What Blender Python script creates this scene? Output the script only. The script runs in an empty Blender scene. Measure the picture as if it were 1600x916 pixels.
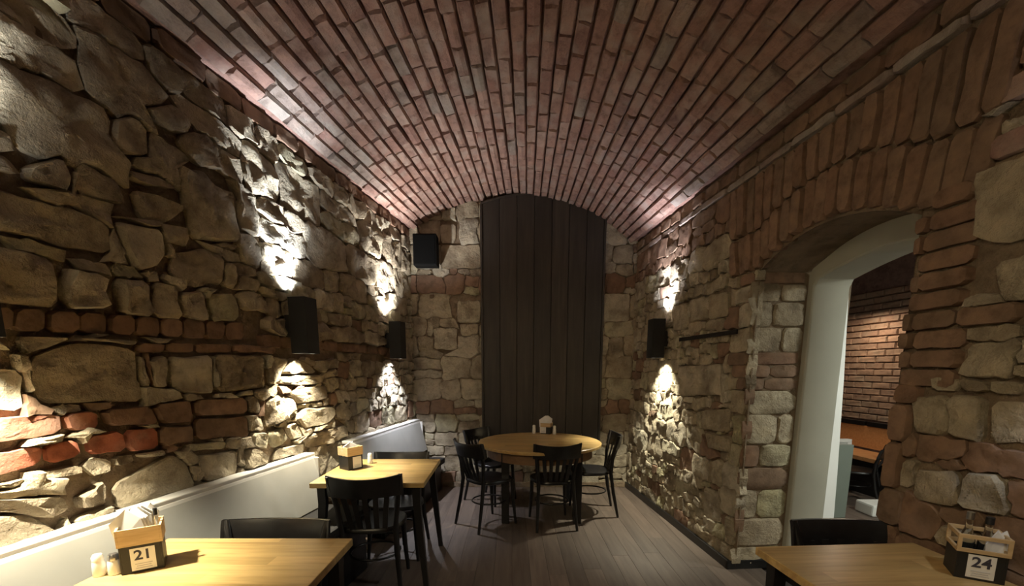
import bpy, bmesh, math, random
import numpy as np
from mathutils import Vector, Matrix, noise

R = random.Random(7)
scn = bpy.context.scene
COL = scn.collection

# ------------------------------------------------------------------ camera
cd = bpy.data.cameras.new('camera')
cam = bpy.data.objects.new('camera', cd)
COL.objects.link(cam)
cam.location = (0.0, 0.0, 1.5)
cam.rotation_euler = (math.pi / 2 - math.atan(107.0 / 680.0), 0.0, 0.0)
cd.sensor_fit = 'HORIZONTAL'
cd.sensor_width = 36.0
cd.lens = 36.0 * 680.0 / 1600.0
cd.shift_x = 0.0
cd.shift_y = 224.0 / 1600.0
cd.clip_start = 0.05
scn.camera = cam

# ------------------------------------------------------------------ world, soft light, exposure
w = bpy.data.worlds.new('world')
scn.world = w
w.use_nodes = True
w.node_tree.nodes['Background'].inputs[0].default_value = (0.9, 0.75, 0.55, 1)
w.node_tree.nodes['Background'].inputs[1].default_value = 0.0
scn.view_settings.view_transform = 'Standard'
scn.view_settings.look = 'None'
scn.view_settings.gamma = 1.0
scn.view_settings.use_curve_mapping = False
scn.view_settings.exposure = 0.0


def light(name, kind, loc, power, color, parent=None, rot=(0, 0, 0), **kw):
    d = bpy.data.lights.new(name, kind)
    d.energy = power
    d.color = color
    for k, v in kw.items():
        setattr(d, k, v)
    o = bpy.data.objects.new(name, d)
    o.location = loc
    o.rotation_euler = rot
    COL.objects.link(o)
    if parent:
        o.parent = parent
    return o


# added warm fill light, unseen behind the camera, and the lamps of the next room
light('room_fill_light', 'AREA', (-0.95, -0.75, 2.55), 11.5, (1.0, 0.79, 0.48), rot=(math.radians(60), 0, math.radians(-28)), shape='RECTANGLE', size=1.4, size_y=0.8, spread=math.radians(95))
light('next_room_lamp', 'AREA', (3.55, 2.2, 2.45), 52.0, (0.97, 1.0, 0.88), shape='DISK', size=0.35)
light('next_room_wall_lamp', 'AREA', (4.3, 5.6, 2.2), 9.0, (1.0, 0.80, 0.58), shape='DISK', size=0.25)

# ------------------------------------------------------------------ geometry of the room
LP = Vector((-1.90, 1.0, 0)); LD = Vector((0.155, 1, 0)).normalized()
RP = Vector((1.5, 5.1, 0)); RD = Vector((0.078, -1, 0)).normalized()
YB = 5.41                                  # back wall
YN = -1.3                                  # near end
UP = Vector((0, 0, 1))


def lx(y): return -1.90 + 0.155 * (y - 1.0)
def rx(y): return 1.5 - 0.078 * (y - 5.1)


ZL, ZR, RISE = 3.10, 2.96, 0.45            # spring heights, vault rise
OPEN0, OPEN1 = 2.026, 3.115                # opening along the right wall (measured from RP along RD)
ARCH_Z, ARCH_R = 2.15, 0.14


def arch_z(s):
    t = (s - (OPEN0 + OPEN1) / 2) / ((OPEN1 - OPEN0) / 2)
    return ARCH_Z + ARCH_R * max(0.0, 1 - t * t)


def vault(u, y):
    xl, xr = lx(y) + 0.05, rx(y) - 0.05
    wv = xr - xl
    hw = wv / 2
    rad = (hw * hw + RISE * RISE) / (2 * RISE)
    a = math.asin(hw / rad)
    ang = (2 * u - 1) * a
    return Vector((xl + hw + rad * math.sin(ang), y, ZL + (ZR - ZL) * u + rad * math.cos(ang) - rad + RISE))


# ------------------------------------------------------------------ materials
def mat(name):
    m = bpy.data.materials.new(name)
    m.use_nodes = True
    nt = m.node_tree
    return m, nt, nt.nodes['Principled BSDF']


def N(nt, t, **kw):
    n = nt.nodes.new(t)
    for k, v in kw.items():
        if k.startswith('i_'):
            n.inputs[int(k[2:]) if k[2:].isdigit() else k[2:].replace('_', ' ')].default_value = v
        else:
            setattr(n, k, v)
    return n


def ramp(nt, fac, stops):
    r = N(nt, 'ShaderNodeValToRGB')
    e = r.color_ramp.elements
    e[0].position, e[0].color = stops[0][0], (*stops[0][1], 1)
    e[1].position, e[1].color = stops[-1][0], (*stops[-1][1], 1)
    for p, c in stops[1:-1]:
        x = e.new(p); x.color = (*c, 1)
    nt.links.new(fac, r.inputs[0])
    return r.outputs[0]


def mixc(nt, fac, a, b, mode='MIX'):
    m = N(nt, 'ShaderNodeMix', data_type='RGBA', blend_type=mode)
    for sock, v in ((m.inputs[0], fac), (m.inputs[6], a), (m.inputs[7], b)):
        if hasattr(v, 'is_linked'):
            nt.links.new(v, sock)
        else:
            sock.default_value = v if isinstance(v, (int, float)) else (*v, 1)
    return m.outputs[2]


def rock_mat(name, stops, scale=9, bump=0.5, dist=0.012, dirt=(0.10, 0.07, 0.045), dirt_amt=0.6, rough=0.9):
    """rough masonry: a colour per piece, mottling, dirt, and fine relief"""
    m, nt, p = mat(name)
    oi = N(nt, 'ShaderNodeObjectInfo')
    tc = N(nt, 'ShaderNodeTexCoord')
    ad = N(nt, 'ShaderNodeVectorMath', operation='MULTIPLY_ADD')
    nt.links.new(oi.outputs['Random'], ad.inputs[0])
    ad.inputs[1].default_value = (37, 53, 71)
    nt.links.new(tc.outputs['Object'], ad.inputs[2])
    v = ad.outputs[0]
    base = ramp(nt, oi.outputs['Random'], stops)
    n1 = N(nt, 'ShaderNodeTexNoise', i_Scale=scale, i_Detail=6.0, i_Roughness=0.65)
    n2 = N(nt, 'ShaderNodeTexNoise', i_Scale=scale * 0.45, i_Detail=3.0)
    n3 = N(nt, 'ShaderNodeTexNoise', i_Scale=scale * 6, i_Detail=5.0, i_Roughness=0.7)
    for n in (n1, n2, n3):
        nt.links.new(v, n.inputs['Vector'])
    f1 = ramp(nt, n1.outputs[0], [(0.3, (0.62, 0.60, 0.58)), (0.5, (1, 1, 1)), (0.72, (1.22, 1.2, 1.15))])
    c = mixc(nt, 1.0, base, f1, 'MULTIPLY')
    f2 = ramp(nt, n2.outputs[0], [(0.48, (0, 0, 0)), (0.68, (dirt_amt,) * 3)])
    c = mixc(nt, f2, c, dirt)
    nt.links.new(c, p.inputs['Base Color'])
    p.inputs['Roughness'].default_value = rough
    p.inputs['Specular IOR Level'].default_value = 0.25
    s = N(nt, 'ShaderNodeMath', operation='MULTIPLY_ADD')
    nt.links.new(n3.outputs[0], s.inputs[0]); s.inputs[1].default_value = 0.45
    nt.links.new(n1.outputs[0], s.inputs[2])
    b = N(nt, 'ShaderNodeBump', i_Strength=bump, i_Distance=dist)
    nt.links.new(s.outputs[0], b.inputs['Height'])
    nt.links.new(b.outputs[0], p.inputs['Normal'])
    return m


M = {}
M['stone'] = rock_mat('sandstone', [(0.0, (0.37, 0.31, 0.22)), (0.3, (0.47, 0.41, 0.30)), (0.6, (0.41, 0.345, 0.25)), (0.85, (0.52, 0.47, 0.37)), (1.0, (0.41, 0.375, 0.24))], 8, 0.95, 0.035)
M['brick'] = rock_mat('red_brick', [(0.0, (0.40, 0.13, 0.075)), (0.5, (0.34, 0.12, 0.075)), (0.8, (0.42, 0.17, 0.10)), (1.0, (0.26, 0.10, 0.07))], 14, 0.5, 0.012, (0.36, 0.28, 0.22), 0.45)
M['dark_brick'] = rock_mat('aged_and_shaded_brick', [(0.0, (0.20, 0.122, 0.082)), (0.5, (0.25, 0.16, 0.108)), (1.0, (0.19, 0.13, 0.09))], 14, 0.5, 0.012, (0.13, 0.09, 0.06), 0.5)
M['vault_brick'] = rock_mat('vault_brick', [(0.0, (0.30, 0.185, 0.15)), (0.35, (0.36, 0.225, 0.185)), (0.7, (0.29, 0.165, 0.135)), (0.9, (0.40, 0.275, 0.23)), (1.0, (0.24, 0.145, 0.12))], 13, 0.7, 0.02, (0.42, 0.34, 0.29), 0.6)
M['lime_brick'] = rock_mat('lime_washed_brick', [(0.0, (0.33, 0.27, 0.235)), (0.5, (0.31, 0.24, 0.205)), (1.0, (0.27, 0.2, 0.17))], 12, 0.7, 0.02, (0.36, 0.33, 0.29), 0.6)
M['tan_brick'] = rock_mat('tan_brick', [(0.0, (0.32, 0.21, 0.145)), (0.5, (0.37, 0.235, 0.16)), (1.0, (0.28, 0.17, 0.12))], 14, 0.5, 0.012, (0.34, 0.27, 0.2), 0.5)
M['mortar'] = rock_mat('old_mortar', [(0.0, (0.25, 0.19, 0.13)), (1.0, (0.25, 0.19, 0.13))], 10, 0.9, 0.03, (0.14, 0.095, 0.06), 0.7)
M['vault_mortar'] = rock_mat('vault_mortar', [(0.0, (0.27, 0.165, 0.135)), (1.0, (0.27, 0.165, 0.135))], 14, 0.7, 0.02, (0.15, 0.09, 0.07), 0.5)


def plain(name, col, rough=0.5, metal=0.0, spec=0.5, noise_amt=0.0, scale=20.0, bump=0.0):
    m, nt, p = mat(name)
    p.inputs['Base Color'].default_value = (*col, 1)
    p.inputs['Roughness'].default_value = rough
    p.inputs['Metallic'].default_value = metal
    p.inputs['Specular IOR Level'].default_value = spec
    if noise_amt or bump:
        tc = N(nt, 'ShaderNodeTexCoord')
        n = N(nt, 'ShaderNodeTexNoise', i_Scale=scale, i_Detail=4.0)
        nt.links.new(tc.outputs['Object'], n.inputs['Vector'])
        lo = tuple(c * (1 - noise_amt) for c in col); hi = tuple(c * (1 + noise_amt) for c in col)
        nt.links.new(ramp(nt, n.outputs[0], [(0.3, lo), (0.7, hi)]), p.inputs['Base Color'])
        if bump:
            b = N(nt, 'ShaderNodeBump', i_Strength=bump, i_Distance=0.005)
            nt.links.new(n.outputs[0], b.inputs['Height'])
            nt.links.new(b.outputs[0], p.inputs['Normal'])
    return m


def wood(name, stops, axis='X', stave=0.0, stretch=14.0, scale=3.0, rough=0.4, bump=0.1, rnd=True, stave_amt=0.25):
    """long grain along an axis; with stave > 0 glued staves that differ a little in tone"""
    m, nt, p = mat(name)
    tc = N(nt, 'ShaderNodeTexCoord')
    oi = N(nt, 'ShaderNodeObjectInfo')
    mp = N(nt, 'ShaderNodeMapping')
    sc = [scale * stretch] * 3
    sc['XYZ'.index(axis)] = scale
    mp.inputs['Scale'].default_value = sc
    ad = N(nt, 'ShaderNodeVectorMath', operation='MULTIPLY_ADD')
    nt.links.new(oi.outputs['Random'], ad.inputs[0]); ad.inputs[1].default_value = (31, 47, 19)
    nt.links.new(tc.outputs['Object'], ad.inputs[2])
    nt.links.new(ad.outputs[0], mp.inputs['Vector'])
    n = N(nt, 'ShaderNodeTexNoise', i_Scale=1.0, i_Detail=5.0, i_Roughness=0.6, i_Distortion=0.4)
    nt.links.new(mp.outputs[0], n.inputs['Vector'])
    c = ramp(nt, n.outputs[0], stops)
    if stave:
        sx = N(nt, 'ShaderNodeSeparateXYZ')
        nt.links.new(tc.outputs['Object'], sx.inputs[0])
        across = 'Y' if axis == 'X' else 'X'
        d = N(nt, 'ShaderNodeMath', operation='DIVIDE'); nt.links.new(sx.outputs[across], d.inputs[0]); d.inputs[1].default_value = stave
        fl = N(nt, 'ShaderNodeMath', operation='FLOOR'); nt.links.new(d.outputs[0], fl.inputs[0])
        d2 = N(nt, 'ShaderNodeMath', operation='DIVIDE'); nt.links.new(sx.outputs[axis], d2.inputs[0]); d2.inputs[1].default_value = stave * 9
        h = N(nt, 'ShaderNodeMath', operation='MULTIPLY_ADD'); nt.links.new(fl.outputs[0], h.inputs[0]); h.inputs[1].default_value = 0.37
        nt.links.new(d2.outputs[0], h.inputs[2])
        f2 = N(nt, 'ShaderNodeMath', operation='FLOOR'); nt.links.new(h.outputs[0], f2.inputs[0])
        cb = N(nt, 'ShaderNodeCombineXYZ'); nt.links.new(fl.outputs[0], cb.inputs[0]); nt.links.new(f2.outputs[0], cb.inputs[1])
        wn = N(nt, 'ShaderNodeTexWhiteNoise'); nt.links.new(cb.outputs[0], wn.inputs['Vector'])
        lo, hi = 1 - stave_amt, 1 + stave_amt * 0.4
        c = mixc(nt, 1.0, c, ramp(nt, wn.outputs['Value'], [(0, (lo, lo * 0.98, lo * 0.93)), (1, (hi, hi, hi))]), 'MULTIPLY')
    if rnd:
        c = mixc(nt, 1.0, c, ramp(nt, oi.outputs['Random'], [(0, (0.78, 0.78, 0.78)), (1, (1.18, 1.15, 1.12))]), 'MULTIPLY')
    nt.links.new(c, p.inputs['Base Color'])
    p.inputs['Roughness'].default_value = rough
    b = N(nt, 'ShaderNodeBump', i_Strength=bump, i_Distance=0.002)
    nt.links.new(n.outputs[0], b.inputs['Height']); nt.links.new(b.outputs[0], p.inputs['Normal'])
    return m


M['table_wood'] = wood('beech_table_top', [(0.25, (0.44, 0.275, 0.11)), (0.55, (0.62, 0.43, 0.18)), (0.8, (0.70, 0.51, 0.23))], 'X', 0.075, 12, 3.0, 0.30, 0.06, False)
M['floor_wood'] = wood('floor_board', [(0.25, (0.085, 0.064, 0.052)), (0.55, (0.135, 0.105, 0.086)), (0.8, (0.175, 0.14, 0.115))], 'Y', 0, 12, 2.0, 0.5, 0.12)
M['panel_wood'] = wood('dark_stained_board', [(0.25, (0.020, 0.016, 0.013)), (0.55, (0.036, 0.029, 0.023)), (0.8, (0.055, 0.044, 0.034))], 'Z', 0, 14, 1.6, 0.55, 0.25)
M['crate_wood'] = wood('pale_box_wood', [(0.25, (0.45, 0.31, 0.16)), (0.6, (0.60, 0.44, 0.25)), (0.8, (0.66, 0.50, 0.30))], 'X', 0, 10, 8.0, 0.6, 0.05, False)
M['orange_wood'] = wood('orange_wood', [(0.25, (0.50, 0.22, 0.08)), (0.6, (0.62, 0.30, 0.12)), (0.8, (0.66, 0.36, 0.16))], 'Y', 0, 10, 4.0, 0.45, 0.05, False)
M['black_wood'] = plain('black_lacquered_wood', (0.010, 0.0095, 0.010), 0.32, 0, 0.5, 0.25, 30, 0.03)
M['black'] = plain('black_paint', (0.012, 0.012, 0.013), 0.5)
M['lamp_black'] = plain('black_powder_coat', (0.010, 0.010, 0.011), 0.55)
M['joint'] = plain('floor_joint', (0.022, 0.017, 0.014), 0.8)
M['grey_paint'] = plain('pale_grey_painted_board', (0.43, 0.43, 0.405), 0.5, 0, 0.4, 0.06, 6)
M['cap_paint'] = plain('white_painted_cap', (0.66, 0.65, 0.62), 0.42, 0, 0.5, 0.05, 8)
M['seat_pad'] = plain('black_seat_pad', (0.014, 0.013, 0.013), 0.7, 0, 0.3, 0.2, 40, 0.1)
M['plaster'] = plain('grey_green_plaster', (0.44, 0.44, 0.38), 0.75, 0, 0.3, 0.07, 3, 0.1)
M['white_plaster'] = plain('white_plaster', (0.78, 0.80, 0.78), 0.7, 0, 0.3, 0.03, 3)
M['green_panel'] = plain('grey_green_board', (0.19, 0.225, 0.195), 0.6, 0, 0.4, 0.05, 5)
M['paper'] = plain('white_paper', (0.80, 0.80, 0.80), 0.8, 0, 0.2, 0.03, 40)
M['ink'] = plain('dark_ink', (0.045, 0.045, 0.07), 0.7)
M['pale_ink'] = plain('pale_ink', (0.50, 0.50, 0.54), 0.8)
M['speaker_cloth'] = plain('black_grille', (0.003, 0.003, 0.003), 0.9, 0, 0.08, 0.3, 120, 0.2)
M['speaker_black'] = plain('matt_black_cabinet', (0.004, 0.004, 0.004), 0.8, 0, 0.12)
M['iron'] = plain('dark_iron', (0.022, 0.018, 0.016), 0.6, 0.6, 0.5, 0.3, 40, 0.2)
M['steel'] = plain('steel', (0.55, 0.55, 0.55), 0.3, 1.0)
M['salt'] = plain('white_ceramic', (0.78, 0.77, 0.74), 0.25)
M['pepper'] = plain('ground_pepper', (0.16, 0.12, 0.09), 0.9)
m, nt, p = mat('clear_glass')
p.inputs['Base Color'].default_value = (0.93, 0.96, 0.94, 1); p.inputs['Roughness'].default_value = 0.04
p.inputs['Transmission Weight'].default_value = 1.0; p.inputs['IOR'].default_value = 1.3
M['glass'] = m
m, nt, p = mat('lamp_diffuser')
p.inputs['Emission Color'].default_value = (1, 0.95, 0.85, 1); p.inputs['Emission Strength'].default_value = 2.0
M['diffuser'] = m


# ------------------------------------------------------------------ helpers
class MB:
    """collects shapes and links them as one mesh object"""
    def __init__(self): self.bm = bmesh.new()

    def faces(self, vs, fs):
        v = [self.bm.verts.new(x) for x in vs]
        for f in fs:
            try: self.bm.faces.new([v[i] for i in f])
            except ValueError: pass
        return self

    def box(self, c, s, bevel=0.0, rot=None):
        r = bmesh.ops.create_cube(self.bm, size=1.0)
        vs = r['verts']
        mt = Matrix.Translation(c) @ (rot.to_4x4() if rot else Matrix()) @ Matrix.Diagonal((*s, 1))
        bmesh.ops.transform(self.bm, matrix=mt, verts=vs)
        if bevel:
            es = list({e for v in vs for e in v.link_edges})
            bmesh.ops.bevel(self.bm, geom=es, offset=bevel, segments=2, affect='EDGES', profile=0.6)
        return self

    def rings(self, rings, cap=True, closed=True):
        """skin a list of equally long vertex rings"""
        rs = [[self.bm.verts.new(x) for x in r] for r in rings]
        n = len(rs[0])
        for a, b in zip(rs[:-1], rs[1:]):
            for i in range(n if closed else n - 1):
                j = (i + 1) % n
                self.bm.faces.new((a[i], a[j], b[j], b[i]))
        if cap:
            self.bm.faces.new(list(reversed(rs[0]))); self.bm.faces.new(rs[-1])
        return self

    def tube(self, pts, rads, n=10, flat=1.0):
        pts = [Vector(p) for p in pts]
        if not hasattr(rads, '__len__'): rads = [rads] * len(pts)
        rings = []
        up = Vector((0.13, 0.2, 1)).normalized()
        for i, p in enumerate(pts):
            t = (pts[min(i + 1, len(pts) - 1)] - pts[max(i - 1, 0)]).normalized()
            a = t.cross(up)
            if a.length < 0.2: a = t.cross(Vector((1, 0, 0)))
            a.normalize(); b = t.cross(a)
            rings.append([p + (a * math.cos(q) + b * math.sin(q) * flat) * rads[i] for q in (2 * math.pi * k / n for k in range(n))])
        return self.rings(rings)

    def lathe(self, prof, n=24, c=(0, 0, 0)):
        c = Vector(c)
        return self.rings([[c + Vector((r * math.cos(q), r * math.sin(q), z)) for q in (2 * math.pi * k / n for k in range(n))] for r, z in prof])

    def build(self, name, material, parent=None, smooth=None):
        bmesh.ops.recalc_face_normals(self.bm, faces=self.bm.faces)
        me = bpy.data.meshes.new(name)
        self.bm.to_mesh(me); self.bm.free()
        me.materials.append(material)
        if smooth is not None:
            me.polygons.foreach_set('use_smooth', [True] * len(me.polygons))
            me.set_sharp_from_angle(angle=math.radians(smooth))
        return link(name, me, parent)


def link(name, me, parent=None, matrix=None):
    o = bpy.data.objects.new(name, me)
    COL.objects.link(o)
    if parent: o.parent = parent
    if matrix is not None: o.matrix_local = matrix
    return o


def empty(name, loc, rz=0.0):
    o = bpy.data.objects.new(name, None)
    o.empty_display_size = 0.1
    COL.objects.link(o)
    o.location = loc; o.rotation_euler = (0, 0, rz)
    return o


def tag(o, label, cat, group=None, kind=None):
    o['label'] = label; o['category'] = cat
    if group: o['group'] = group
    if kind: o['kind'] = kind
    return o


def struct(o):
    o['kind'] = 'structure'
    return o


def copy_tree(o, parent=None):
    c = o.copy(); COL.objects.link(c)
    if parent: c.parent = parent
    for ch in list(o.children): copy_tree(ch, c)
    return c

def frame(p, d):
    n = d.cross(UP)
    m = Matrix.Identity(4)
    for i in range(3):
        m[i][0] = d[i]; m[i][1] = UP[i]; m[i][2] = n[i]; m[i][3] = p[i]
    return m


def np_noise(s, z, seed):
    return noise.noise(Vector((s, z, seed)))


# ------------------------------------------------------------------ masonry pieces
def stone_mesh(name, outline, depth, rough, seed, material, rings=3, edge=0.9):
    """a hand-dressed stone: outline in the wall plane, rounded arrises, uneven split face"""
    n = len(outline)
    bm = bmesh.new()
    levels = [(1.0, -0.06), (1.0, depth * 0.25), (edge, depth * 0.9)]
    for k in range(1, rings):
        levels.append((edge * (1 - k / rings), depth))
    vr = []
    for li, (sc, h) in enumerate(levels):
        row = []
        for (a, b) in outline:
            x, y = a * sc, b * sc
            hh = h
            if li >= 1:
                amp = rough * (0.5 if li == 1 else 1.0)
                hh += amp * (noise.noise(Vector((x * 9 + seed, y * 9, seed * 1.7))) + 0.6 * noise.noise(Vector((x * 24 + seed, y * 24, seed))))
            row.append(bm.verts.new((x, y, hh)))
        vr.append(row)
    c = bm.verts.new((0, 0, depth + rough * noise.noise(Vector((seed, 0, seed * 1.7)))))
    for a, b in zip(vr[:-1], vr[1:]):
        for i in range(n):
            j = (i + 1) % n
            bm.faces.new((a[i], a[j], b[j], b[i]))
    for i in range(n):
        bm.faces.new((vr[-1][i], vr[-1][(i + 1) % n], c))
    me = bpy.data.meshes.new(name)
    bm.to_mesh(me); bm.free()
    me.materials.append(material)
    me.polygons.foreach_set('use_smooth', [True] * len(me.polygons))
    me.set_sharp_from_angle(angle=math.radians(38))
    return me


RES = 0.012


def trim(pl, gap, rr, jit):
    """a hand-placed outline drawn in by the joint, its corners eased and its edges a little uneven"""
    k = len(pl)
    ar = sum(pl[i][0] * pl[(i + 1) % k][1] - pl[(i + 1) % k][0] * pl[i][1] for i in range(k)) / 2
    cx = sum((pl[i][0] + pl[(i + 1) % k][0]) * (pl[i][0] * pl[(i + 1) % k][1] - pl[(i + 1) % k][0] * pl[i][1]) for i in range(k)) / (6 * ar)
    cy = sum((pl[i][1] + pl[(i + 1) % k][1]) * (pl[i][0] * pl[(i + 1) % k][1] - pl[(i + 1) % k][0] * pl[i][1]) for i in range(k)) / (6 * ar)
    pts = []
    for i in range(k):
        a, b = pl[i], pl[(i + 1) % k]
        ln = math.hypot(b[0] - a[0], b[1] - a[1])
        ez = min(0.022, ln * 0.2) / ln if ln > 1e-6 else 0.2
        m_ = max(1, int(ln / 0.07))
        for j in range(m_ + 1):
            t = ez + (1 - 2 * ez) * j / m_
            pts.append((a[0] + (b[0] - a[0]) * t, a[1] + (b[1] - a[1]) * t))
    out = []
    for x, y in pts:
        dx, dy = x - cx, y - cy
        r = math.hypot(dx, dy) or 1e-6
        f = max(0.3, 1 - (gap + rr.uniform(-jit, jit)) / r)
        out.append((dx * f, dy * f))
    if ar < 0: out.reverse()
    return out, (cx, cy)


def lay_wall(wall, box, polys, rows, allowed, stone_size=1.0, rough=0.03, depth=0.022, gap=0.010, seed0=0.0, fill_kind=None):
    """fills a wall with pieces: first the ones placed by hand (polys: list of (outline, kind)),
    then irregular coursed rubble in the area that is left"""
    s0, s1, z0, z1 = box
    ns, nz = int((s1 - s0) / RES), int((z1 - z0) / RES)
    S, Z = np.meshgrid(s0 + (np.arange(ns) + 0.5) * RES, z0 + (np.arange(nz) + 0.5) * RES, indexing='ij')
    lab = np.full((ns, nz), -1, int)
    ok = allowed(S, Z)
    kinds = {}
    for i, (pl, kind) in enumerate(polys):
        inside = np.zeros_like(ok)
        k = len(pl)
        for a in range(k):
            (xa, ya), (xb, yb) = pl[a], pl[(a + 1) % k]
            if ya == yb: continue
            cond = ((ya > Z) != (yb > Z)) & (S < (xb - xa) * (Z - ya) / (yb - ya) + xa)
            inside ^= cond
        lab[inside & (lab < 0) & ok] = i
        kinds[i] = kind
    base = len(polys)
    seeds = []
    rr = random.Random(int(seed0 * 100) + 3)
    z = z0
    while z < z1:
        h = rr.choice(rows)
        s = s0 - rr.random() * 0.3
        while s < s1:
            a = h * rr.uniform(0.8, 2.1) * stone_size
            if rr.random() < 0.22 and h > 0.12:      # a pair of thin ones in one course
                hh = h * rr.uniform(0.35, 0.6)
                seeds.append((s + a / 2, z + hh / 2, a / 2, hh / 2)); seeds.append((s + a / 2 + rr.uniform(-.03, .03), z + (h + hh) / 2, a / 2, (h - hh) / 2))
            else:
                seeds.append((s + a / 2, z + h / 2 + rr.uniform(-.02, .02), a / 2, h / 2 * rr.uniform(.85, 1.12)))
            s += a
        z += h
    best = np.full(lab.shape, 1e9); arg = np.full(lab.shape, -1, int)
    free = lab < 0
    wob = np.sin(S * 17 + Z * 5 + seed0) * 0.008 + np.sin(S * 31 - Z * 23) * 0.005
    wob2 = np.sin(Z * 19 - S * 7 + seed0) * 0.010 + np.sin(Z * 37 + S * 29) * 0.005
    for k, (cs, cz, a, b) in enumerate(seeds):
        i0 = max(0, int((cs - 2 * a - s0) / RES)); i1 = min(ns, int((cs + 2 * a - s0) / RES) + 1)
        j0 = max(0, int((cz - 2 * b - z0) / RES)); j1 = min(nz, int((cz + 2 * b - z0) / RES) + 1)
        if i0 >= i1 or j0 >= j1: continue
        sl = (slice(i0, i1), slice(j0, j1))
        dm = ((np.abs(S[sl] + wob2[sl] - cs) / a) ** 5 + (np.abs(Z[sl] + wob[sl] - cz) / b) ** 5) ** 0.2
        up = dm < best[sl]
        best[sl] = np.where(up, dm, best[sl]); arg[sl] = np.where(up, k, arg[sl])
    put = free & ok & (best < 1.35)
    lab[put] = base + arg[put]
    count = 0
    ids, inv = np.unique(lab, return_inverse=True)
    order = np.argsort(inv, axis=None, kind='stable')
    cnts = np.bincount(inv.ravel())
    pos = 0
    fs, fz = S.ravel(), Z.ravel()
    for idn, cn in zip(ids, cnts):
        sel = order[pos:pos + cn]; pos += cn
        if idn < 0 or cn * RES * RES < 0.0022: continue
        cs, cz = fs[sel].mean(), fz[sel].mean()
        i, j = int((cs - s0) / RES), int((cz - z0) / RES)
        if not (0 <= i < ns and 0 <= j < nz) or lab[i, j] != idn: continue
        big = cn * RES * RES
        kind = kinds.get(idn, fill_kind(cs, cz, rr) if fill_kind else 'stone')
        n = 14 if big < 0.015 else (20 if big < 0.05 else 28)
        out = []
        sd = rr.random() * 60
        if idn < base:
            out, (cs, cz) = trim(polys[idn][0], gap * (0.55 if kind != 'stone' else 0.8), rr, 0.004 if kind != 'stone' else 0.007)
            n = 0
        t = np.arange(1, 120) * RES * 0.6
        for q in range(n):
            an = 2 * math.pi * (q + 0.5) / n
            # spread the directions over an elongated piece
            ps = cs + t * math.cos(an); pz = cz + t * math.sin(an)
            ii = ((ps - s0) / RES).astype(int); jj = ((pz - z0) / RES).astype(int)
            good = (ii >= 0) & (ii < ns) & (jj >= 0) & (jj < nz)
            same = np.zeros(len(t), bool)
            same[good] = lab[ii[good], jj[good]] == idn
            k = int(np.argmin(same)) if not same.all() else len(t) - 1
            r = max(0.012, t[k] - gap + rr.uniform(-.004, .004))
            out.append((r * math.cos(an), r * math.sin(an)))
        if kind == 'stone':
            dp = depth + rr.uniform(-0.010, 0.018); rg = rough * rr.uniform(0.6, 1.3); m_ = M['stone']; nm = 'stone'; ed = 0.91
        else:
            dp = depth * 0.8 + rr.uniform(-0.010, 0.014); rg = rough * 0.45; m_ = M[kind]; nm = 'brick'; ed = 0.94
        if kind == 'recess': dp -= 0.03
        me = stone_mesh(nm, out, dp, rg, sd, m_, (4 if big > 0.06 else 3) if big > 0.02 else 2, ed)
        link(nm, me, wall, Matrix.Translation((cs, cz, 0)))
        count += 1
    return count


def rough_sheet(name, fr, s_list, span, material, h=-0.022, amp=0.012, nz=40):
    """the mortar bed of a wall: columns at s_list, each from span(s)[0] to span(s)[1]"""
    b = MB()
    cols = []
    for s in s_list:
        a, c = span(s)
        cols.append([b.bm.verts.new((s, a + (c - a) * k / nz, h + amp * np_noise(s * 7, (a + (c - a) * k / nz) * 7, 3.1))) for k in range(nz + 1)])
    for p_, q_ in zip(cols[:-1], cols[1:]):
        if p_[0].co.x == q_[0].co.x: continue
        for k in range(nz):
            b.bm.faces.new((p_[k], q_[k], q_[k + 1], p_[k + 1]))
    o = b.build(name, material, None, 60)
    o.matrix_world = fr
    return struct(o)


# ------------------------------------------------------------------ floor
fl = MB().box((1.2, 3.2, -0.06), (8.0, 9.4, 0.08)).build('floor', M['joint'])
struct(fl)
PW = 0.135
for i in range(-16, 14):
    x = (i + 0.5) * PW
    y = YN + R.uniform(-1.2, 0)
    while y < YB + 0.1:
        ln = R.uniform(1.1, 2.1)
        ya, yb = max(y, YN), min(y + ln, YB + 0.1)
        if yb - ya > 0.1:
            o = MB().box((0, 0, 0), (PW - 0.0015, yb - ya - 0.0015, 0.02), 0.0008).build('plank', M['floor_wood'], fl)
            o.location = (x, (ya + yb) / 2, -0.01 + R.uniform(-0.0008, 0.0008))
        y += ln
o = MB().box((3.35, 4.4, -0.012), (2.6, 7.4, 0.02)).build('next_room_floor', M['floor_wood'], fl)

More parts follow.
